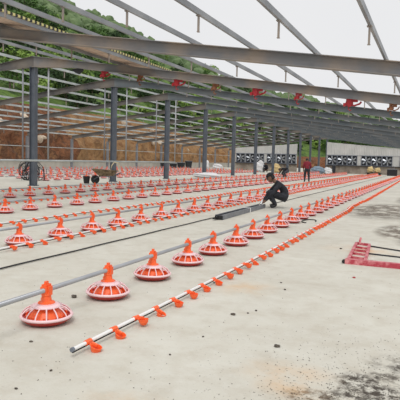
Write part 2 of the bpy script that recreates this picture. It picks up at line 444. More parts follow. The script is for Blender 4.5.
bm = bmesh.new(); y = 7.2; i = 0     # notched closure strip on the next purlin down
while y < 22:
    box(bm, (0, y, .035 if i % 2 else .03), (.05, .10, .07 if i % 2 else .06), mi=i % 2); y += .10; i += 1
o = link('closure_strip', bm, [M['black'], M['sheet_yellow']]); o.location = (-10.88, 0, roof_z(-10.9) + .125)
tag(o, 'long notched yellow and black strip running along a purlin at upper left', 'closure strip')
# red pulley blocks and a black scrap hanging under the second roof beam
def pulley(x, label, dark=False, sc=1.0):
    yk = frame_y(0); zt = roof_z(x) - .32
    t = thing('pulley_block', label, 'pulley', (x, yk-.02, zt), 0, 'pulley blocks under the second roof beam')
    m = M['rust'] if dark else M['red_block']
    bm = bmesh.new(); box(bm, (0, 0, -.03), (.16*sc, .12, .06)); box(bm, (-.07*sc, 0, -.14), (.012, .10, .20)); box(bm, (.07*sc, 0, -.14), (.012, .10, .20)); link('bracket', bm, m, t)
    bm = bmesh.new(); M4 = Matrix.Rotation(PI/2, 4, 'X')
    tube(bm, [(0, -.05, -.15), (0, -.03, -.15), (0, 0, -.15), (0, .03, -.15), (0, .05, -.15)], [.095*sc, .095*sc, .07*sc, .095*sc, .095*sc], 14); box(bm, (.13*sc, 0, -.07), (.16*sc, .08, .09)); box(bm, (-.12*sc, 0, -.20), (.07*sc, .06, .12)); link('wheel', bm, m, t)
    bm = bmesh.new(); tube(bm, [(.0, 0, -.2), (.13*sc, 0, -.24), (.26*sc, 0, -.18), (.30*sc, 0, -.10)], .026*sc, 6); tube(bm, [(0, 0, -.25), (-.03, 0, -.36), (.03, 0, -.42), (.08, 0, -.38)], .022, 6); link('hook', bm, m, t)
def x_on_frame0(px, py=90):
    d = CF*F_PX + CR*(px-200) + CU*(200-py); return d.x/d.y*frame_y(0)
for px_, lb, dk, sc in ((104, 'red pulley block under the second roof beam, leftmost of its row', False, 1.1), (140, 'rust-brown pulley block under the second roof beam, left of the bright red one', True, .8), (177, 'red pulley block under the second roof beam between two tall columns', False, 1.3),
                        (215, 'dark red pulley block under the second roof beam at mid picture', True, .9), (256, 'bright red pulley block beneath the beam, right of the dark middle one', False, 1.4), (298, 'small red pulley block under the beam before the bigger right one', False, .8),
                        (350, 'large bright red pulley block under the second roof beam near the right', False, 1.4), (392, 'dark red pulley block at the right edge of the picture', True, .9)):
    pulley(x_on_frame0(px_, 66 + (px_-100)*.1), lb, dk, sc)
xs0 = x_on_frame0(77, 66); bm = bmesh.new()
pts = [(-.28,0), (.30,.0), (.34,-.10), (.12,-.26), (-.05,-.20), (-.18,-.12)]
A = [bm.verts.new((p[0], -.02, p[1])) for p in pts]; B = [bm.verts.new((p[0]+.01, .03, p[1])) for p in pts]
bm.faces.new(A); bm.faces.new(B[::-1])
for k in range(6): bm.faces.new((A[k], B[k], B[(k+1)%6], A[(k+1)%6]))
o = link('plastic_scrap', bm, M['black']); o.location = (xs0, frame_y(0), roof_z(xs0)-.33); tag(o, 'torn black plastic scrap hanging under the second roof beam', 'plastic scrap')

# ------------------------------------------------------------------ feeder pans
def feeder_parts(detail=True):
    parts = []
    n = 26 if detail else 14
    bm = bmesh.new()   # dish
    lathe(bm, [(.0,.006), (.13,.004), (.16,.012), (.195,.040), (.203,.060), (.193,.060), (.150,.022), (.0,.020)], n); parts.append(('pan', bm, M['red_pan']))
    bm = bmesh.new()   # pale rim and bars
    torus(bm, (0,0,.066), .199, .0135, n, 6)
    torus(bm, (0,0,.158), .092, .008, 16, 5)
    lathe(bm, [(.062,.176), (.095,.163), (.125,.150), (.122,.146), (.092,.157), (.060,.170)], 20, close=True)
    for i in range(14 if detail else 8):
        a = 2*PI*i/(14 if detail else 8); c, s = math.cos(a), math.sin(a)
        tube(bm, [(.118*c,.118*s,.150), (.160*c,.160*s,.126), (.188*c,.188*s,.096), (.198*c,.198*s,.068)], .0062, 4, False)
    parts.append(('grille', bm, M['grille']))
    bm = bmesh.new()   # inner feed cone with slots
    lathe(bm, [(.135,.022), (.150,.030), (.140,.060), (.085,.125), (.060,.172), (.048,.172)], n)
    for i in range(10 if detail else 0):
        a = 2*PI*(i+.5)/10; M4 = Matrix.Rotation(a, 4, 'Z')
        box(bm, (.160, 0, .055), (.006, .045, .055), M4)
    parts.append(('feed_cone', bm, M['orange']))
    bm = bmesh.new()   # neck and clamp over the pipe
    lathe(bm, [(.075,.172), (.072,.182), (.046,.192), (.040,.235), (.046,.245), (.042,.270)], 16)
    box(bm, (0, 0, .292), (.066, .085, .055)); box(bm, (0, 0, .329), (.050, .070, .022))
    box(bm, (0, 0, .350), (.022, .035, .030)); box(bm, (.038, 0, .285), (.014, .05, .080))
    tube(bm, [(-.044, 0, .225), (-.052, 0, .21), (-.050, 0, .19)], .009, 6)
    parts.append(('drop_neck', bm, M['orange']))
    return parts
ROWS = [(-3.048, 3.803, 'front'), (-6.097, 6.953, 'second'), (-9.706, 10.463, 'third'), (-13.03, 14.318, 'fourth'),
        (-20.3, 24.2, 'fifth'), (-23.0, 26.1, 'sixth'), (-25.7, 26.4, 'seventh'), (-28.4, 27.0, 'eighth'), (-31.1, 28.3, 'ninth'), (-33.8, 28.6, 'tenth')]
ROW_END = 69.0
cands = []
for ri, (x, y0, nm) in enumerate(ROWS):
    k = 0; idx = 0
    while True:
        y = y0 + k*1.0
        if y > ROW_END: break
        k += 1
        u, v, z = seen_at((x, y, .1))
        if u < -6 or u > 404: continue
        cands.append((z, ri, x, y, idx)); idx += 1
cands.sort()
near, far = cands[:300], cands[300:]
proto = thing('feeder_pan', '', 'feeder pan', group='feeder pans in rows')
for nm, bm, m in feeder_parts():
    if nm != 'drop_neck':
        for v in bm.verts: v.co.x *= 1.09; v.co.y *= 1.09
    link(nm, bm, m, proto, smooth=False)
for ch in proto.children:
    for p in ch.data.polygons: p.use_smooth = ch.name.startswith(('grille', 'pan'))
for i, (z, ri, x, y, idx) in enumerate(near):
    o = proto if i == 0 else dup(proto)
    o.location = (x + random.uniform(-.015, .015), y + random.uniform(-.03, .03), 0)
    o.rotation_euler = (random.uniform(-.015, .015), random.uniform(-.01, .01), random.uniform(-.12, .12))
    rn = ROWS[ri][2]
    if idx < 14 and ri < 4:
        o['label'] = 'orange feeder pan with white bars, %s from the left end of the %s row' % (ORD[idx], rn)
    else:
        o['label'] = 'orange feeder pan with white bars, well along the %s row' % rn if ri < 4 else 'small distant feeder pan beyond the tall columns, in the %s row' % rn
    o['group'] = 'feeder pans of the %s row' % rn
if far:   # the rest of the rows, tiny in the picture
    tmpl = []
    for nm, bm, m in feeder_parts(False):
        tmpl.append((list(v.co.copy() for v in bm.verts), [[v.index for v in f.verts] for f in (bm.verts.index_update() or bm.faces)])); bm.free()
    verts, faces, mi = [], [], []
    for z, ri, x, y, idx in far:
        for pi, (vs, fs) in enumerate(tmpl):
            b0 = len(verts); verts += [(v.x+x, v.y+y, v.z) for v in vs]; faces += [[b0+q for q in f] for f in fs]; mi += [pi]*len(fs)
    me = bpy.data.meshes.new('distant_feeder_pans'); me.from_pydata(verts, [], faces)
    for m in (M['red_pan'], M['grille'], M['orange'], M['orange']): me.materials.append(m)
    me.polygons.foreach_set('material_index', mi)
    o = bpy.data.objects.new('distant_feeder_pans', me); C.objects.link(o); tag(o, 'far ends of the feeder pan rows toward the end wall', 'feeder pans', kind='stuff')
# feed pipes
for ri, (x, y0, nm) in enumerate(ROWS):
    bm = bmesh.new()
    ys_ = [y0-2.2, y0+8, y0+25, ROW_END+.5]
    tube(bm, [(x, yy, .288) for yy in ys_], .0215, 10)
    tag(link('feed_pipe', bm, M['pipe'], smooth=True), 'grey steel feed pipe joining the feeder pans of the %s row' % nm, 'pipe', 'feed pipes over the pans')

# ------------------------------------------------------------------ drinker lines
def cup_mesh():
    bm = bmesh.new()
    tube(bm, [(0,-.035,0), (0,.035,0)], .021, 8)                       # saddle round the pipe
    tube(bm, [(.015,0,-.005), (.05,0,-.022), (.075,0,-.030)], .009, 6)
    lathe(bm, [(.010,-.058), (.026,-.052), (.040,-.030), (.046,-.002), (.041,-.002), (.032,-.030), (.0,-.046)], 12, (.080,0,0)); box(bm, (.06, 0, .006), (.05, .020, .022))
    me = bpy.data.meshes.new('drip_cup'); bm.to_mesh(me); bm.free(); me.materials.append(M['orange']); return me
CUP = cup_mesh()
DR = [(-2.281, 3.20, 'in front of the first feeder row', 71), (-5.82, 5.2, 'just in front of the second feeder row', 70), (-7.95, 7.2, 'behind the second feeder row', 70), (-11.4, 10.8, 'behind the third feeder row', 70),
      (-15.0, 14.5, 'between the fourth feeder row and the tall columns', 70), (-21.6, 27, 'beyond the tall columns, nearest of those there', 69), (-24.3, 29, 'beyond the tall columns, second of those there', 69), (-27.0, 31, 'beyond the tall columns, farthest left', 69)]
for di, (x, ys_, where, ye) in enumerate(DR):
    def px_of(y):
        if di == 0:
            if y < 7: return x - .05*(7-y)/3.8
            if y < 17: return x
            if y < 22: return x - .05 - .06*math.sin((y-17)/5*PI)
            return x - .05 - .0085*(y-22)
        return x + .03*math.sin(y*.35+di)
    t = thing('drinker_line', 'white water pipe with orange drip cups %s' % where, 'drinker line', (0,0,0), 0, 'drinker lines on the floor')
    Z = .062
    yl = [ys_ + i*(ye-ys_)/40 for i in range(41)]
    bm = bmesh.new(); tube(bm, [(px_of(y), y, Z) for y in yl], .0145, 8); link('water_pipe', bm, M['white'], t, smooth=True)
    bm = bmesh.new(); tube(bm, [(px_of(y), y, Z-.022) for y in yl], .006, 6); link('under_line', bm, M['black'], t, smooth=True)  # thin black line along the underside of the water pipe
    bm = bmesh.new()   # end plug
    tube(bm, [(px_of(ys_), ys_-.012, Z), (px_of(ys_), ys_+.01, Z)], .018, 8); link('end_plug', bm, M['fan_frame'], t)
    cups = []; y = ys_ + (.19 if di == 0 else .16)
    while y < ye:
        u, v, z = seen_at((px_of(y), y, Z))
        if -4 < u < 404: cups.append((z, y))
        y += .355
    cups.sort()
    lim = 100 if di < 5 else 30
    for z, y in cups[:100]:
        o = bpy.data.objects.new('drip_cup', CUP); C.objects.link(o); o.parent = t; o.location = (px_of(y), y, Z)
        o.rotation_euler = (0, random.uniform(-.2, .5), random.uniform(-.15, .15))
    if len(cups) > 100:
        vs0 = [v.co.copy() for v in CUP.vertices]; fs0 = [list(p.vertices) for p in CUP.polygons]; V, Fc = [], []
        for z, y in cups[100:]:
            b0 = len(V); V += [(v.x+px_of(y), v.y+y, v.z+Z) for v in vs0]; Fc += [[b0+q for q in f] for f in fs0]
        me = bpy.data.meshes.new('distant_drip_cups'); me.from_pydata(V, [], Fc); me.materials.append(M['orange'])
        o = bpy.data.objects.new('distant_drip_cups', me); C.objects.link(o); o.parent = t; o['kind'] = 'stuff'
# loose black pipes on the slab
for x, y0, y1, lb in ((-4.95, 4.2, 13.0, 'thin black pipe lying on the slab between the first two feeder rows'), (-4.93, 17.6, 66, 'thin black pipe on the slab running on beyond the crouching man')):
    bm = bmesh.new(); n = 30; tube(bm, [(x + .008*math.sin(i*.9), y0+(y1-y0)*i/n, .018) for i in range(n+1)], .011, 8)
    tag(link('loose_pipe', bm, M['cable'], smooth=True), lb, 'pipe')
# small loose coil by the front row
bm = bmesh.new(); tube(bm, [(-2.72+.16*math.cos(a*.4), 13.3+.40*math.sin(a*.4), .015) for a in range(13)], .012, 6)
tag(link('hose_loop', bm, M['cable'], smooth=True), 'small black hose loop lying beside the front feeder row', 'hose')

# ------------------------------------------------------------------ grey trough being fitted
t = thing('metal_trough', 'long dark grey metal trough on the slab in front of the crouching man', 'trough', (-4.72, 12.35, 0), math.radians(1.5))
bm = bmesh.new(); L_ = 4.0
box(bm, (0, L_/2, .012), (.20, L_, .016)); box(bm, (-.10, L_/2, .06), (.012, L_, .11)); box(bm, (.10, L_/2, .06), (.012, L_, .11)); box(bm, (-.085, L_/2, .115), (.04, L_, .01)); box(bm, (.085, L_/2, .115), (.04, L_, .01))
link('channel', bm, M['trough'], t)
bm = bmesh.new(); tube(bm, [(-.04, -.15, .06), (-.04, L_-.1, .06)], .03, 8); link('inner_tube', bm, M['black'], t)
bm = bmesh.new(); tube(bm, [(.04, .1, .06), (.04, L_-.2, .06)], .034, 8); link('inner_tube', bm, M['pipe'], t)
bm = bmesh.new(); box(bm, (0, 2.3, .125), (.24, .05, .01)); box(bm, (.118, 2.3, .06), (.01, .05, .13)); box(bm, (-.118, 2.3, .06), (.01, .05, .13)); link('tie_band', bm, M['white'], t)
bm = bmesh.new(); box(bm, (0, -.02, .055), (.19, .06, .09)); box(bm, (-.06, -.14, .05), (.05, .2, .04)); link('end_cap', bm, M['black'], t)
bm = bmesh.new(); tube(bm, [(.02, 3.75, .12), (.04, 3.85, .25)], .028, 8); link('bracket', bm, M['pipe'], t)

# ------------------------------------------------------------------ red welded frame on the right
t = thing('steel_frame', 'red painted welded steel frame lying flat at the right edge', 'frame', (0, 0, 0))
def bar(a, b, r, m, nm):
    bm = bmesh.new(); a, b = Vector((*a, r)), Vector((*b, r)); d = (b-a); L_ = d.length
    M4 = Matrix.Translation((a+b)/2) @ d.to_track_quat('Y', 'Z').to_matrix().to_4x4()
    box(bm, (0,0,0), (2*r, L_, 2*r), M4); return link(nm, bm, m, t)
A1, A2, B1, B2 = (-1.075, 8.13), (-1.19, 10.1), (-.955, 10.0), (-.83, 8.11)
bar(A1, A2, .022, M['red_steel'], 'side_tube'); bar(B2, B1, .022, M['red_steel'], 'side_tube')
bar(A2, B1, .022, M['red_steel'], 'cross_tube')
for f in (.22, .42, .60, .78): bar(tuple(A1[i]+(A2[i]-A1[i])*f for i in (0,1)), tuple(B2[i]+(B1[i]-B2[i])*f for i in (0,1)), .018, M['red_steel'], 'rung')
bm = bmesh.new(); box(bm, ((-1.10+.6)/2, 8.09, .035), (1.70, .10, .07)); link('main_rail', bm, M['red_steel'], t)
bar((-.94, 9.95), (.6, 9.15), .011, M['fan_dark'], 'thin_rod'); bar((-.89, 9.1), (.6, 8.85), .011, M['fan_dark'], 'thin_rod')
bm = bmesh.new(); box(bm, (-.95, 9.0, .008), (.25, 1.9, .010), Matrix.Rotation(0, 4, 'Z')); bm.free()
bm = bmesh.new(); tube(bm, [(-1.12, 8.05, .03), (-1.12, 8.12, .03)], .027, 10); link('end_plug', bm, M['black'], t)
bm = bmesh.new(); tube(bm, [(-1.15, 10.2, .02), (-1.14, 10.28, .10)], .02, 8); link('locking_pin', bm, M['red_steel'], t)

# ------------------------------------------------------------------ wheelbarrow
t = thing('wheelbarrow', 'muddy wheelbarrow parked beside the second tall column', 'wheelbarrow', (-16.1, 24.9, 0), YAW)
bm = bmesh.new()
top = [(-.72,-.34,.80), (.62,-.36,.72), (.62,.36,.72), (-.72,.34,.80)]; bot = [(-.30,-.22,.42), (.42,-.24,.42), (.42,.24,.42), (-.30,.22,.42)]
T = [bm.verts.new(p) for p in top]; B = [bm.verts.new(p) for p in bot]; Ti = [bm.verts.new((p[0]*.95, p[1]*.93, p[2])) for p in top]; Bi = [bm.verts.new((p[0]*.95, p[1]*.93, p[2]+.02)) for p in bot]
bm.faces.new(B)
for k in range(4):
    j = (k+1) % 4; bm.faces.new((T[k], T[j], B[j], B[k])); bm.faces.new((Ti[j], Ti[k], Bi[k], Bi[j])); bm.faces.new((T[j], T[k], Ti[k], Ti[j]))
bm.faces.new(Bi[::-1]); link('tray', bm, M['tray'], t)
w = thing('x', '', '') ; bpy.data.objects.remove(w)
bm = bmesh.new(); torus(bm, (-.55, 0, .23), .17, .065, 22, 8, Matrix.Rotation(PI/2, 4, 'X')); wh = link('wheel', bm, M['black'], t, smooth=True)
bm = bmesh.new(); tube(bm, [(-.55, -.05, .23), (-.55, .05, .23)], .11, 14); link('wheel_hub', bm, M['black'], wh)
bm = bmesh.new()
for s in (-1, 1): tube(bm, [(-.62, s*.10, .23), (-.3, s*.18, .40), (.45, s*.26, .42), (.80, s*.28, .62)], .022, 8)
tube(bm, [(-.55,-.12,.23), (-.55,.12,.23)], .015, 6); link('chassis', bm, M['column'], t)
for s in (-1, 1):
    bm = bmesh.new(); tube(bm, [(.20, s*.24, .41), (.30, s*.24, .0), (.52, s*.24, .0), (.50, s*.25, .42)], .018, 6); link('leg', bm, M['column'], t)
bm = bmesh.new(); tube(bm, [(.30,-.26,.62), (.36,-.26,.98), (.50,-.25,1.18), (.62,-.22,1.14), (.66,.22,1.14), (.70,.25,.95), (.66,.26,.66)], .026, 8); link('raised_handle', bm, M['wood'], t)
o = bmesh.new(); bmesh.ops.create_icosphere(o, subdivisions=3, radius=.34)
for v in o.verts: v.co = Vector((v.co.x*1.25, v.co.y*.8, max(v.co.z, -.12)*.42 + .04*math.sin(v.co.x*17)*math.cos(v.co.y*13)))
o = link('mud_heap', o, M['tray'], smooth=True); o.location = (-16.07, 24.92, .60); o.rotation_euler = (0, 0, YAW); tag(o, 'heap of brown mud and scraps inside the wheelbarrow', 'mud')
# bucket beside
t = thing('plastic_bucket', 'black plastic bucket standing under the left end of the wheelbarrow', 'bucket', (-17.0, 24.45, 0))
bm = bmesh.new(); lathe(bm, [(.0,.0), (.14,.0), (.19,.36), (.20,.36), (.20,.38), (.18,.38), (.13,.02), (0,.02)], 18); link('pail', bm, M['black'], t)
bm = bmesh.new(); tube(bm, [(.19*math.cos(a), 0, .36+.16*math.sin(a)) for a in [PI*i/10 for i in range(11)]], .008, 5); link('bail_handle', bm, M['galv'], t)

# ------------------------------------------------------------------ tangle of black tubing by the first column
rnd = random.Random(4); bm = bmesh.new()
for i in range(24):
    r = rnd.uniform(.25, .62); cx, cy = rnd.uniform(-.35, .35), rnd.uniform(-.25, .25); a0 = rnd.uniform(0, 6.28); tilt = rnd.uniform(.9, 1.6); rz = rnd.uniform(0, 3.1)
    R = Matrix.Rotation(rz, 4, 'Z') @ Matrix.Rotation(tilt, 4, 'X'); pts = []
    for j in range(15):
        a = a0 + j*.36; p = R @ Vector((r*math.cos(a), r*math.sin(a)*1.15, .02*math.sin(j))); pts.append((cx+p.x, cy+p.y, max(.02, p.z + r*1.0)))
    tube(bm, pts, .016, 5)
for i in range(16):
    a = rnd.uniform(0, 6.28); r = rnd.uniform(.4, .85); tube(bm, [(0+.1*rnd.random(), 0, .5), (r*.5*math.cos(a), r*.5*math.sin(a), rnd.uniform(.8, 1.25)), (r*math.cos(a), r*math.sin(a), rnd.uniform(.2, .9)), (r*1.1*math.cos(a), r*1.1*math.sin(a), .02)], .015, 5)
o = link('hose_tangle', bm, M['cable']); o.location = (-21.0, 24.9, 0); o.scale = (.95, .95, .95); tag(o, 'tangled heap of black hoses standing left of the first tall column', 'hoses')

# ------------------------------------------------------------------ sacks, tarps and boxes in the distance
def sack(name, label, cat, m, loc, size, seed, rz=0, group=None, folded=True):
    r = random.Random(seed); bm = bmesh.new(); bmesh.ops.create_icosphere(bm, subdivisions=4, radius=1)
    ph = [r.uniform(0, 6) for _ in range(6)]
    for v in bm.verts:
        p = v.co; k = 1 + .12*math.sin(4*p.x+ph[0]) * math.cos(5*p.y+ph[1]) + .08*math.sin(9*p.z+ph[2]+3*p.x) + .05*math.sin(13*p.y+ph[3])
        q = Vector((math.copysign(abs(p.x)**.8, p.x)*k, math.copysign(abs(p.y)**.8, p.y)*k, p.z*k))
        q.z = max(q.z, -.75) + .75
        v.co = Vector((q.x*size[0]/2, q.y*size[1]/2, q.z*size[2]/1.75))
    o = link(name, bm, m, smooth=True); o.location = loc; o.rotation_euler = (0, 0, rz); return tag(o, label, cat, group)
def gp(px, py, z=0):
    d = CF*F_PX + CR*(px-200) + CU*(200-py); t = (z-CAM_H)/d.z; return (d.x*t, d.y*t)
x, y = gp(207, 177.5); sack('plastic_sheet', 'crumpled white plastic sheet at the foot of the fourth tall column', 'plastic sheet', M['bag'], (x, y, 0), (2.2, 1.4, .38), 1)
def ray_x(px, Y):
    d = CF*F_PX + CR*(px-200) + CU*(200-170); return d.x/d.y*Y
x, y = ray_x(210, 68.5), 68.5; sack('woven_sack', 'white sack against the far wall, left one of two', 'sack', M['bag'], (x-.6, y, 0), (.8, .7, 1.3), 2, group='white sacks')
sack('woven_sack', 'lower white sack by the far wall, right one of two', 'sack', M['bag'], (x+.75, y+.9, 0), (1.3, .9, .9), 3, group='white sacks')
x, y = ray_x(265.5, 66.5), 66.5; sack('woven_sack', 'white sack under the fans just left of the dark-clad far worker', 'sack', M['bag'], (x-.75, y, 0), (1.1, .9, 1.4), 5)
sack('woven_sack', 'white sack just right of the dark-clad far worker', 'sack', M['bag'], (x+1.15, y+.3, 0), (.8, .8, 1.1), 6)
sack('yellow_sack', 'heap of yellow sacking beneath the fans left of the bending worker', 'sack', M['yellow_bag'], (ray_x(275.5, 66.5), 66.5, 0), (1.15, .9, 1.1), 7)
x, y = gp(313, 174); sack('tarpaulin', 'blue-grey tarpaulin heap right of the standing worker', 'tarpaulin', M['blue'], (x, y+3, 0), (1.7, 1.2, .9), 8)
sack('plastic_sheet', 'white plastic sheet lying against the blue-grey tarpaulin heap', 'plastic sheet', M['bag'], (x+1.1, y+3.6, 0), (1.1, .9, .8), 9, .5)
x, y = -6.85, 72.8
sack('yellow_sack', 'left one of two yellow sacks before the right end wall', 'sack', M['yellow_bag'], (x-.45, y, .30), (.75, .6, .75), 10, group='yellow sacks on a low cart')
sack('yellow_sack', 'right one of two yellow sacks before the right end wall', 'sack', M['yellow_bag'], (x+.42, y, .30), (.75, .6, .62), 12, group='yellow sacks on a low cart')
t = thing('hand_cart', 'low black hand cart carrying two yellow sacks', 'cart', (x, y, 0))
bm = bmesh.new(); box(bm, (0,0,.27), (2.0,.9,.05)); link('deck', bm, M['black'], t)
for sx in (-1, 1):
    for sy in (-1, 1):
        bm = bmesh.new(); tube(bm, [(sx*.7, sy*.35-.04, .13), (sx*.7, sy*.35+.04, .13)], .13, 12); link('wheel', bm, M['black'], t)
t = thing('dark_crate', 'dark crate before the end wall near the right edge', 'crate', (-4.55, 71.2, 0))
bm = bmesh.new()
for s in (-1, 1): box(bm, (s*.56, 0, .38), (.04, .8, .76)); box(bm, (0, s*.38, .38), (1.1, .04, .76))
box(bm, (0, 0, .03), (1.1, .76, .05)); link('body', bm, M['black'], t)
bm = bmesh.new(); box(bm, (0, 0, .79), (1.24, .86, .05)); link('lid', bm, M['fan_frame'], t)
bm = bmesh.new(); tube(bm, [(-.3, 0, .815), (-.3, 0, .95), (.3, 0, .95), (.3, 0, .815)], .03, 6); link('handle', bm, M['fan_frame'], t)
# dark bins on the left side
for i, (px_, hh) in enumerate(((160, .8), (168, .72), (175, .85), (182, 1.1))):
    y = 68.6 + i*2.7; x = -34.6
    t = thing('plastic_bin', 'dark plastic bin by the low left wall, %s of four from the left' % ORD[i], 'bin', (x, y, 0), 0, 'dark bins by the low left wall')
    bm = bmesh.new(); lathe(bm, [(0,0), (.48,0), (.60,hh-.08), (.64,hh-.08), (.64,hh), (.58,hh), (.44,.05), (0,.05)], 4 if i % 2 else 12); link('body', bm, M['fan_dark'], t)
    bm = bmesh.new(); torus(bm, (0,0,hh), .62, .03, 12, 5); link('rim', bm, M['fan_frame'], t)
t = thing('doorway_post', 'dark stub post at the left corner of the right end wall', 'post', (-12.3, END_WALL_Y-1.2, 0))
bm = bmesh.new(); box(bm, (0,0,.55), (.42,.3,1.1)); link('post', bm, M['fan_dark'], t)
bm = bmesh.new(); box(bm, (0,0,1.13), (.55,.42,.06)); link('cap', bm, M['fan_frame'], t)

# ------------------------------------------------------------------ crumbs and stones on the slab
def stone_mesh(seed, r=1.0):
    rr = random.Random(seed); bm = bmesh.new(); bmesh.ops.create_icosphere(bm, subdivisions=2, radius=r)
    for v in bm.verts: v.co = Vector((v.co.x*1.3, v.co.y, v.co.z*.6)) * rr.uniform(.78, 1.15)
    return bm
spots = [(233,315,.020,'lying alone right of the white pipe end'), (256,311,.012,'beside a larger crumb in the middle of the slab'), (248,313.5,.010,'between two other crumbs mid slab'), (281,283,.011,'behind the middle crumbs, toward the drinker line'), (285,290,.014,'right below the smallest middle crumb'),
         (277,347,.020,'flat and long, near the orange stain'), (203,337,.009,'left of the flat one near the bottom'), (354,278,.018,'red, in front of the red frame'), (66,322,.016,'pale, beside the nearest feeder pan'), (74,297.5,.030,'dark flake behind the nearest feeder pan'),
         (31,342,.012,'left of the white pipe end'), (51,371,.010,'near the bottom left'), (16,389,.010,'by the bottom left corner'), (214,283,.011,'close to the middle of the drinker line'), (349,257,.02,'just left of the red frame'), (341,249,.02,'left of the far end of the red frame'), (170,355,.009,'below the drinker line'), (297,233,.010,'between drinker line and front row')]
for i, (px_, py_, r, where) in enumerate(spots):
    x, y = gp(px_, py_); m = M['red_block'] if 'red,' in where else (M['pale_stone'] if 'pale,' in where else M['stone'])
    o = link('stone', stone_mesh(i, r), m); o.location = (x, y, r*.45); o.rotation_euler = (0, 0, i*1.3)
    tag(o, 'small crumb on the slab, ' + where, 'stone')
rnd = random.Random(9); bm = bmesh.new()
for i in range(900):
    if rnd.random() < .6: px_, py_ = rnd.gauss(345, 45), 400 - abs(rnd.gauss(0, 32))
    else: px_, py_ = rnd.uniform(0, 400), rnd.uniform(225, 400)
    if px_ > 415: continue
    x, y = gp(px_, py_); r = rnd.uniform(.0015, .0055)
    c = Vector((x, y, r*.4)); vs = [bm.verts.new(c + Vector((rnd.uniform(.7,1.3)*r*dx, rnd.uniform(.7,1.3)*r*dy, r*dz))) for dx, dy, dz in ((1,0,0),(0,1,0),(-1,0,0),(0,-1,0),(0,0,.7),(0,0,-.5))]
    for a, b, c2 in ((0,1,4),(1,2,4),(2,3,4),(3,0,4),(1,0,5),(2,1,5),(3,2,5),(0,3,5)): bm.faces.new((vs[a], vs[b], vs[c2]))
tag(link('grit', bm, M['stone']), 'dark grit scattered over the concrete slab', 'grit', kind='stuff')

# ------------------------------------------------------------------ hillside
PATH = [Vector(p) for p in ((-42,-40), (-42,0), (-42,40), (-41.5,80), (-39,108), (-30,124), (-14,131), (5,134), (30,134), (60,120))]
def path_at(u):
    seg = u*(len(PATH)-1); i = min(int(seg), len(PATH)-2); f = seg-i
    p0 = PATH[max(i-1,0)]; p1 = PATH[i]; p2 = PATH[i+1]; p3 = PATH[min(i+2, len(PATH)-1)]
    p = .5*((2*p1) + (p2-p0)*f + (2*p0-5*p1+4*p2-p3)*f*f + (3*p1-p0-3*p2+p3)*f**3)
    d = .5*((p2-p0) + 2*(2*p0-5*p1+4*p2-p3)*f + 3*(3*p1-p0-3*p2+p3)*f*f)
    n = Vector((-d.y, d.x)).normalized(); return p, n
AZ = [(-180,.30), (-90,.34), (-60,.34), (-45,.295), (-35.1,.25), (-27.5,.192), (-23.4,.160), (-19.2,.130), (-13,.107), (-8,.083), (-4.6,.066), (0,.045), (60,.03), (180,.03)]
def ridge_tan(az):
    for (a, ta), (b, tb) in zip(AZ, AZ[1:]):
        if a <= az <= b: return ta + (tb-ta)*(az-a)/(b-a)
    return .03
def hb(u):    # height of the cut bank along its length
    return 7.6 if u < .33 else (7.6 - (u-.33)/.22*4.9 if u < .55 else 2.7)
from mathutils import noise as mn
VMAX = 190.0
def hill_z(u, v, p):
    h = hb(u)
    if v < 4:
        t = v/4; return h*(t**.55) + (.5*mn.noise(Vector((p.x*.35, p.y*.35, v))) if v > 0 else -.05)
    po, n = path_at(u); po = po + n*VMAX; dist = po.length; az = math.degrees(math.atan2(po.x, po.y))
    zr = ridge_tan(az)*dist + 1.46
    t = (v-4)/(VMAX-4)
    return h + max(zr-h, 1)*(t**.92) + 1.6*mn.noise(Vector((p.x*.05, p.y*.05, 3)))*min(1, t*8) 
def hill_point(u, v):
    p, n = path_at(u)
    q = p + n*v; return Vector((q.x, q.y, hill_z(u, v, q)))
def hill_grid(name, vs, mlist, nu=150, rough=0, mat_of=None):
    bm = bmesh.new(); g = []
    for i in range(nu+1):
        u = i/nu; col = []
        for v in vs:
            p = hill_point(u, v)
            if rough: p += Vector((mn.noise(p*.6)*rough, mn.noise(p*.6+Vector((9,9,9)))*rough, 0)) if v > 0 and v < vs[-1] else Vector((0,0,0))
            col.append(bm.verts.new(p))
        g.append(col)
    for i in range(nu):
        for j in range(len(vs)-1):
            f = bm.faces.new((g[i][j], g[i+1][j], g[i+1][j+1], g[i][j+1])); f.smooth = True
            if mat_of: f.material_index = mat_of(i/nu)
    return struct(link(name, bm, mlist))
bk = hill_grid('wall_earth_bank', [0, .15, .4, .8, 1.3, 2.0, 2.8, 4.0], [M['bank'], M['bank_tan']], 420, 1.3, lambda u: 1 if .27 < u < .46 else 0)
hg = hill_grid('ground_hillside', [4, 8, 14, 22, 32, 45, 60, 80, 100, 125, 150, 175, 190, 230], [M['grass']], 110)
# pale rocks in the cut
rr = random.Random(3)
for i in range(16):
    u = rr.uniform(.19, .40); v = rr.uniform(.8, 3.2); p = hill_point(u, v); bm = stone_mesh(100+i, rr.uniform(.22, .5))
    o = link('rock', bm, M['pale_stone']); o.location = p + Vector((.4, 0, .0)); o.rotation_euler = (rr.random(), rr.random(), rr.random()*3)
    tag(o, 'pale rock sticking out of the brown earth cut behind the shed', 'rock', 'rocks in the earth cut')

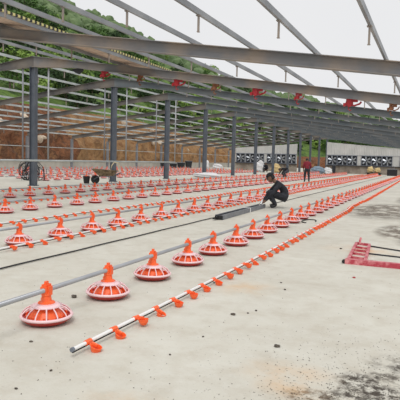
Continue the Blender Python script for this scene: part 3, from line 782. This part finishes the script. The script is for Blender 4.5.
# trees: leaf clumps round a branching trunk
def leaf_crown(seed, n_cl, rad, height, leaf, per=26, flat=1.0):
    r = random.Random(seed); bm = bmesh.new(); cl = []
    for i in range(n_cl):
        a = r.uniform(0, 2*PI); q = r.random()**.5; zf = r.uniform(0, 1)
        wid = rad*(1-.55*abs(zf-.4)); cl.append((Vector((q*wid*math.cos(a), q*wid*math.sin(a), height*(.28+.68*zf))), r.uniform(.22, .42)*rad*flat))
    for c, cr in cl:
        for j in range(per):
            d = Vector((r.gauss(0,1), r.gauss(0,1), r.gauss(0,.8))).normalized(); p = c + d*cr*r.uniform(.6, 1.05)
            nrm = (d + Vector((r.uniform(-.6,.6), r.uniform(-.6,.6), r.uniform(-.1,.9)))).normalized()
            a = nrm.orthogonal().normalized(); b = nrm.cross(a); an = r.uniform(0, PI); a, b = a*math.cos(an)+b*math.sin(an), b*math.cos(an)-a*math.sin(an)
            s = leaf*r.uniform(.6, 1.3)
            vs = [bm.verts.new(p + a*s*x + b*s*y*.55 + nrm*s*zz) for x, y, zz in ((-1,0,0), (0,-.8,.15), (1,0,0), (0,.8,.15))]
            bm.faces.new(vs)
    return bm, cl
def make_tree(seed, m, label, cat, rad, height, n_cl, leaf, group, name='tree', per=26):
    t = thing(name, label, cat, group=group)
    bm, cl = leaf_crown(seed, n_cl, rad, height, leaf, per); link('crown', bm, m, t)
    bm = bmesh.new(); tube(bm, [(0,0,-.5), (.05*height*.2,0,height*.3), (0,.05,height*.7)], [.05*rad+.04, .035*rad+.03, .02*rad+.01], 6)
    for c, cr in cl[:8]: tube(bm, [(0,0,height*.3), tuple(c*.9)], [.02*rad+.015, .008*rad+.008], 4)
    link('trunk', bm, M['bark'], t); return t
KINDS = [
    (make_tree(7, M['leaf_dark'], 'dark green low bush crowding the slope just above the earth cut', 'bush', 1.7, 2.6, 18, .30, 'dark bushes above the earth cut', 'bush', 28), 80, (4.5, 32), .95),
    (make_tree(1, M['leaf_dark'], 'dark green bushy tree standing on the hillside behind the shed', 'tree', 2.6, 5.4, 24, .34, 'dark trees on the hillside'), 70, (6, 95), .72),
    (make_tree(2, M['leaf_mid'], 'mid green spreading tree standing on the hillside behind the shed', 'tree', 3.0, 5.0, 26, .36, 'mid green trees on the hillside'), 65, (6, 95), .75),
    (make_tree(3, M['leaf_light'], 'bright yellow-green shrub growing on the hillside behind the shed', 'shrub', 1.6, 2.2, 16, .30, 'yellow-green shrubs on the hillside', 'shrub', 30), 95, (4.5, 70), .95),
    (make_tree(4, M['leaf_light'], 'bright green round tree standing on the hillside behind the shed', 'tree', 2.4, 4.2, 20, .34, 'bright green trees on the hillside'), 30, (10, 95), .85)]
rr = random.Random(21)
for proto_t, num, (v0, v1), sc in KINDS:
    placed = 0; tries = 0
    while placed < num and tries < 4000:
        tries += 1
        u = rr.uniform(.15, .80); v = v0 + (v1-v0)*rr.random()**1.3; p = hill_point(u, v); a, b, z = seen_at(p)
        if a < -70 or a > 400 or b < -60 or z < 0: continue
        if 295 < a < 330 and v < 16 and rr.random() < .75: continue
        o = proto_t if placed == 0 else dup(proto_t)
        o.location = p - Vector((0,0,.1)); s = sc*rr.uniform(.75, 1.35)*(1 + v*.004); o.scale = (s, s, s*rr.uniform(.85, 1.15)); o.rotation_euler = (0, 0, rr.uniform(0, 6.28)); placed += 1
# distant forest cover: rounded crowns too many to count
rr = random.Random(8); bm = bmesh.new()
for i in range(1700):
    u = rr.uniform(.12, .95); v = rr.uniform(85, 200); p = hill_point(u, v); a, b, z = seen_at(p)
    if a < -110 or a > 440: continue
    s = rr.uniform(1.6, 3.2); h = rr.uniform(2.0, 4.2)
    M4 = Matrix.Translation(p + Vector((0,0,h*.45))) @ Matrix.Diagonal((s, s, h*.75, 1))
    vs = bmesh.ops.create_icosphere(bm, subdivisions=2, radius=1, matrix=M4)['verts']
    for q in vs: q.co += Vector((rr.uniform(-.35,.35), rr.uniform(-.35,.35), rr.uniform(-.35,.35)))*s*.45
tag(link('forest_canopy', bm, M['leaf_hazed']), 'dense forest covering the distant ridge, its green paled with haze', 'forest', kind='stuff')

# ------------------------------------------------------------------ people
def basis(fwd): f = Vector((*fwd, 0)).normalized(); return f, Vector((-f.y, f.x, 0))
def person(name, label, loc, fwd, J, bones, mats, region, head, hats, fat=1.0):
    """J: joints in (forward, left, up) metres with radii; bones: pairs; region maps a bone to a material slot."""
    t = bpy.data.objects.new(name, None); C.objects.link(t); t.location = loc; tag(t, label, 'person')
    t.rotation_euler = (0, 0, math.atan2(fwd[1], fwd[0]))
    names = list(J); me = bpy.data.meshes.new('body')
    me.from_pydata([J[n][:3] for n in names], [(names.index(a), names.index(b)) for a, b in bones], [])
    o = bpy.data.objects.new('body', me); C.objects.link(o)
    sk = o.modifiers.new('skin', 'SKIN'); sk.use_smooth_shade = True
    for i, n in enumerate(names):
        r = J[n][3]; fk = 1.0 if any(q in n for q in ('f0','f1','f2','f3','t0','t1','palm','wrist','neck','skull')) else fat
        r = (r[0]*fk, r[1]*fk) if isinstance(r, tuple) else r*fk; sv = me.skin_vertices[0].data[i]; sv.radius = (r, r) if not isinstance(r, tuple) else r; sv.use_root = (n == 'pelvis')
    sb = o.modifiers.new('sub', 'SUBSURF'); sb.levels = 2; sb.render_levels = 2
    dg = bpy.context.evaluated_depsgraph_get(); dg.update(); me2 = bpy.data.meshes.new_from_object(o.evaluated_get(dg))
    bm = bmesh.new(); bm.from_mesh(me2)
    P = {n: Vector(J[n][:3]) for n in names}
    for f in bm.faces:
        c = f.calc_center_median(); best, bi = 1e9, 0
        for a, b in bones:
            ab = P[b]-P[a]; tt = max(0, min(1, (c-P[a]).dot(ab)/max(ab.length_squared, 1e-9))); d = (c-(P[a]+ab*tt)).length
            if d < best: best, bi = d, region(a, b, tt)
        f.material_index = bi; f.smooth = True
    # head with face, joined to the neck
    hc, pitch, sc = Vector(head[0]), head[1], head[2]
    HM = Matrix.Translation(hc) @ Matrix.Rotation(pitch, 4, 'Y')
    n0 = len(bm.faces)
    vs = bmesh.ops.create_uvsphere(bm, u_segments=20, v_segments=14, radius=1)['verts']
    for v in vs:
        p = v.co.copy(); taper = 1 - .28*max(0, -p.z)**1.3
        p = Vector((p.x*.098*(1 if p.x < 0 else .95), p.y*.078*taper, p.z*.118)); p.x += .014*max(0, -p.z/.118)
        v.co = HM @ (p*sc)
    def blob(c, s, mi):
        k0 = len(bm.faces)
        bmesh.ops.create_icosphere(bm, subdivisions=1, radius=1, matrix=HM @ Matrix.Translation(Vector(c)*sc) @ Matrix.Diagonal((s[0]*sc, s[1]*sc, s[2]*sc, 1)))
        bm.faces.ensure_lookup_table()
        for f in bm.faces[k0:]: f.material_index = mi; f.smooth = True
    bm.faces.ensure_lookup_table()
    for f in bm.faces[n0:]: f.material_index = 2; f.smooth = True
    blob((.100, 0, -.015), (.018, .013, .024), 2)
    for s in (-1, 1):
        blob((.086, s*.031, .012), (.010, .014, .008), 3); blob((.0, s*.079, -.008), (.018, .009, .028), 2)
    blob((.090, 0, -.058), (.008, .024, .006), 4)
    link('body', bm, mats, t); bpy.data.objects.remove(o)
    # hair
    bm = bmesh.new(); vs = bmesh.ops.create_uvsphere(bm, u_segments=20, v_segments=14, radius=1)['verts']
    for v in vs: p = v.co.copy(); v.co = HM @ (Vector((p.x*.107-.004, p.y*.086, p.z*.126))*sc)
    inv = HM.inverted(); kill = [v for v in bm.verts if (inv @ v.co).z < (.035 if (inv @ v.co).x > .03 else -.055)*sc]
    bmesh.ops.delete(bm, geom=kill, context='VERTS'); h = link('hair', bm, M['hair'], t, smooth=True)
    so = h.modifiers.new('thick', 'SOLIDIFY'); so.thickness = .008
    if hats:
        bm = bmesh.new(); vs = bmesh.ops.create_uvsphere(bm, u_segments=20, v_segments=12, radius=1)['verts']
        for v in vs: p = v.co.copy(); v.co = HM @ (Vector((p.x*.117-.006, p.y*.095, p.z*.118+.022))*sc)
        kill = [v for v in bm.verts if (inv @ v.co).z < .025*sc]; bmesh.ops.delete(bm, geom=kill, context='VERTS')
        vis = [(x, y) for x, y in ((.085,-.075), (.13,-.070), (.175,-.045), (.19,0), (.175,.045), (.13,.070), (.085,.075))]
        A = [bm.verts.new(HM @ (Vector((x, y, .036-(x-.08)*.15))*sc)) for x, y in vis]; B = [bm.verts.new(HM @ (Vector((x, y, .028-(x-.08)*.15))*sc)) for x, y in vis]
        bm.faces.new(A); bm.faces.new(B[::-1])
        for k in range(7): bm.faces.new((A[k], B[k], B[(k+1)%7], A[(k+1)%7]))
        c = link('cap', bm, M['black_cloth'], t, smooth=True); so = c.modifiers.new('thick', 'SOLIDIFY'); so.thickness = .006
    return t

def add_hand(J, bones, side, wrist, palm, fdir, thumb):
    """five unequal bent fingers rooted in the palm"""
    w = Vector(wrist); f = Vector(fdir).normalized(); th = Vector(thumb).normalized(); dn = Vector((0,0,-1))
    pc = Vector(palm); J[side+'palm'] = (*pc, (.040,.022)); bones.append((side+'wrist', side+'palm'))
    for i, (off, L_) in enumerate(((.030,.072), (.010,.082), (-.010,.076), (-.028,.060))):
        r0 = pc + f*.030 + th*off; r1 = r0 + f*L_*.5 + dn*.006; r2 = r1 + f*L_*.35 + dn*L_*.40
        for j, q in enumerate((r0, r1, r2)): J['%sf%d%d' % (side, i, j)] = (*q, .0095 - .001*j)
        bones += [(side+'palm', '%sf%d0' % (side, i)), ('%sf%d0' % (side, i), '%sf%d1' % (side, i)), ('%sf%d1' % (side, i), '%sf%d2' % (side, i))]
    q0 = pc - f*.02 + th*.040; q1 = q0 + th*.020 + f*.035 + dn*.01
    J[side+'t0'] = (*q0, .012); J[side+'t1'] = (*q1, .010); bones += [(side+'palm', side+'t0'), (side+'t0', side+'t1')]

def region_std(sleeve=.5, shorts=False):
    def f(a, b, t):
        s = {a[1:], b[1:]} if a[0] in 'lr' and b[0] in 'lr' and (len(a) > 1) else {a, b}
        nm = a + ' ' + b
        if any(k in nm for k in ('palm', 't0', 't1', 'f0', 'f1', 'f2', 'f3')): return 2
        if 'wrist' in nm: return 0 if t < sleeve else 2
        if 'toe' in nm: return 3
        if 'ankle' in nm: return 1 if t < .88 else 3
        if 'knee' in nm or 'hip' in nm: return 1
        if 'skull' in nm: return 2
        if a == 'pelvis' and b == 'waist': return 1 if t < .25 else 0
        return 0
    return f
base_bones = [('pelvis','waist'), ('waist','chest'), ('chest','neck'), ('neck','skull')]
for s in 'lr': base_bones += [('chest', s+'shoulder'), (s+'shoulder', s+'elbow'), (s+'elbow', s+'wrist'), ('pelvis', s+'hip'), (s+'hip', s+'knee'), (s+'knee', s+'ankle'), (s+'ankle', s+'toe')]
LEFT = (-math.cos(YAW), -math.sin(YAW))

# crouching man in black, hands on the trough
J = dict(pelvis=(-.28,0,.41,(.125,.115)), waist=(-.27,0,.56,(.140,.125)), chest=(-.13,0,.75,(.165,.140)), neck=(.05,0,.82,.080), skull=(.14,0,.88,.06),
    lshoulder=(-.05,.19,.75,.075), lelbow=(.16,.28,.46,.056), lwrist=(.36,.15,.22,.034), rshoulder=(-.05,-.19,.75,.075), relbow=(.21,-.25,.45,.052), rwrist=(.40,-.12,.20,.034),
    lhip=(-.25,.13,.31,.112), lknee=(.29,.19,.54,.080), lankle=(.02,.15,.09,.050), ltoe=(.20,.17,.038,.040),
    rhip=(-.25,-.13,.31,.112), rknee=(.29,-.19,.49,.080), rankle=(.00,-.15,.09,.050), rtoe=(.18,-.17,.038,.040))
bn = list(base_bones); add_hand(J, bn, 'l', J['lwrist'][:3], (.42,.12,.165), (.7,-.1,-.5), (0,-1,.1)); add_hand(J, bn, 'r', J['rwrist'][:3], (.46,-.10,.150), (.7,.1,-.5), (0,1,.1))
sx, sy = gp(276.0, 208)
person('person', 'man in black clothes and cap crouching to work on the grey trough', (sx, sy, 0), LEFT, J, bn, [M['dark_cloth'], M['dark_cloth'], M['skin'], M['black'], M['maroon']], region_std(.9), ((.20,0,.94), .50, 1.22), True, 1.22)

# standing worker in a maroon shirt seen from behind, head bowed
J = dict(pelvis=(0,0,.92,(.150,.115)), waist=(0,0,1.08,(.145,.11)), chest=(.02,0,1.34,(.185,.125)), neck=(.06,0,1.48,.060), skull=(.10,0,1.55,.055),
    lshoulder=(.02,.20,1.39,.070), lelbow=(-.02,.27,1.12,.050), lwrist=(.14,.24,.90,.036), rshoulder=(.02,-.20,1.39,.070), relbow=(-.02,-.27,1.12,.050), rwrist=(.14,-.22,.90,.036),
    lhip=(0,.10,.88,.105), lknee=(.05,.13,.48,.070), lankle=(.0,.14,.09,.048), ltoe=(.16,.16,.038,.040),
    rhip=(0,-.10,.88,.105), rknee=(-.02,-.14,.48,.070), rankle=(-.12,-.15,.09,.048), rtoe=(.04,-.17,.038,.040))
bn = list(base_bones); add_hand(J, bn, 'l', J['lwrist'][:3], (.19,.22,.84), (.5,0,-.8), (.3,-1,0)); add_hand(J, bn, 'r', J['rwrist'][:3], (.19,-.20,.84), (.5,0,-.8), (.3,1,0))
sx, sy = gp(306.5, 182)
person('person', 'worker in a maroon shirt and dark trousers standing among the feeder rows', (sx, sy, 0), (-.35, .95), J, bn, [M['maroon'], M['dark_cloth'], M['skin'], M['black'], M['maroon']], region_std(.45), ((.14,0,1.58), .6, 1.12), False, 1.28)

# worker bending over in black, pale trousers
J = dict(pelvis=(-.30,0,.62,(.16,.14)), waist=(-.18,0,.76,(.16,.13)), chest=(.10,0,.82,(.19,.145)), neck=(.30,0,.76,.062), skull=(.36,0,.72,.055),
    lshoulder=(.14,.20,.78,.075), lelbow=(.25,.28,.50,.055), lwrist=(.40,.20,.28,.038), rshoulder=(.14,-.20,.78,.075), relbow=(.25,-.28,.50,.055), rwrist=(.42,-.18,.28,.038),
    lhip=(-.28,.11,.58,.115), lknee=(.14,.20,.44,.080), lankle=(-.14,.18,.09,.052), ltoe=(.03,.20,.038,.042),
    rhip=(-.28,-.11,.58,.115), rknee=(.14,-.20,.42,.080), rankle=(-.14,-.18,.09,.052), rtoe=(.03,-.20,.038,.042))
bn = list(base_bones); add_hand(J, bn, 'l', J['lwrist'][:3], (.45,.18,.22), (.6,0,-.7), (0,-1,.1)); add_hand(J, bn, 'r', J['rwrist'][:3], (.47,-.16,.22), (.6,0,-.7), (0,1,.1))
sx, sy = gp(284, 177.5)
person('person', 'worker in black bending low over a feeder row beyond the crouching man', (sx, sy, 0), (LEFT[0], LEFT[1]-.5), J, bn, [M['black_cloth'], M['grey_trouser'], M['skin'], M['black'], M['maroon']], region_std(.8), ((.44,0,.70), 1.0, 1.25), False, 1.35)
# far worker in dark clothes squatting between white sacks
J = dict(pelvis=(-.24,0,.36,(.17,.145)), waist=(-.22,0,.56,(.17,.13)), chest=(-.07,0,.82,(.20,.145)), neck=(.05,0,.98,.062), skull=(.08,0,1.06,.055),
    lshoulder=(-.01,.21,.85,.075), lelbow=(.20,.28,.56,.055), lwrist=(.36,.17,.34,.038), rshoulder=(-.01,-.21,.85,.075), relbow=(.21,-.28,.55,.055), rwrist=(.40,-.14,.32,.038),
    lhip=(-.22,.11,.34,.12), lknee=(.28,.21,.54,.082), lankle=(.02,.17,.09,.052), ltoe=(.20,.19,.038,.042),
    rhip=(-.22,-.11,.34,.12), rknee=(.28,-.21,.50,.082), rankle=(.00,-.17,.09,.052), rtoe=(.18,-.19,.038,.042))
bn = list(base_bones); add_hand(J, bn, 'l', J['lwrist'][:3], (.42,.13,.29), (.7,-.1,-.5), (0,-1,.1)); add_hand(J, bn, 'r', J['rwrist'][:3], (.46,-.11,.27), (.7,.1,-.5), (0,1,.1))
person('person', 'distant worker in dark clothes squatting between white sacks under the fans', (ray_x(265.5, 66.6), 66.6, 0), (.4, -.9), J, bn, [M['dark_cloth'], M['black_cloth'], M['skin'], M['black'], M['maroon']], region_std(.8), ((.12,0,1.12), .3, 1.15), False, 1.25)

# ------------------------------------------------------------------ light, sky, camera
w = bpy.data.worlds.new('overcast'); scene.world = w; w.use_nodes = True
nt = w.node_tree; bg = nt.nodes['Background']
tc = nt.nodes.new('ShaderNodeTexCoord'); n = nt.nodes.new('ShaderNodeTexNoise'); n.inputs['Scale'].default_value = 1.6; n.inputs['Detail'].default_value = 4
nt.links.new(tc.outputs['Generated'], n.inputs['Vector']); r = nt.nodes.new('ShaderNodeValToRGB')
r.color_ramp.elements[0].position = .3; r.color_ramp.elements[0].color = (.79,.80,.82,1); r.color_ramp.elements[1].position = .7; r.color_ramp.elements[1].color = (.85,.85,.86,1)
nt.links.new(n.outputs['Fac'], r.inputs['Fac']); nt.links.new(r.outputs['Color'], bg.inputs['Color']); bg.inputs['Strength'].default_value = 1.0
sd = bpy.data.lights.new('sun', 'SUN'); sd.energy = 1.5; sd.angle = math.radians(25); sd.color = (1, .98, .95)
so = bpy.data.objects.new('sun', sd); C.objects.link(so); so.rotation_euler = (math.radians(32), math.radians(14), 0)
cd = bpy.data.cameras.new('camera'); cam = bpy.data.objects.new('camera', cd); C.objects.link(cam)
cd.sensor_width = 36; cd.lens = 36*F_PX/400; cd.clip_end = 2000; cd.clip_start = .05
m3 = Matrix((CR, CU, -CF)).transposed(); cam.matrix_world = Matrix.Translation((0,0,CAM_H)) @ m3.to_4x4()
scene.camera = cam
vs_ = scene.view_settings; vs_.view_transform = 'Standard'; vs_.look = 'None'; vs_.gamma = 1; vs_.use_curve_mapping = False; vs_.exposure = 0.0
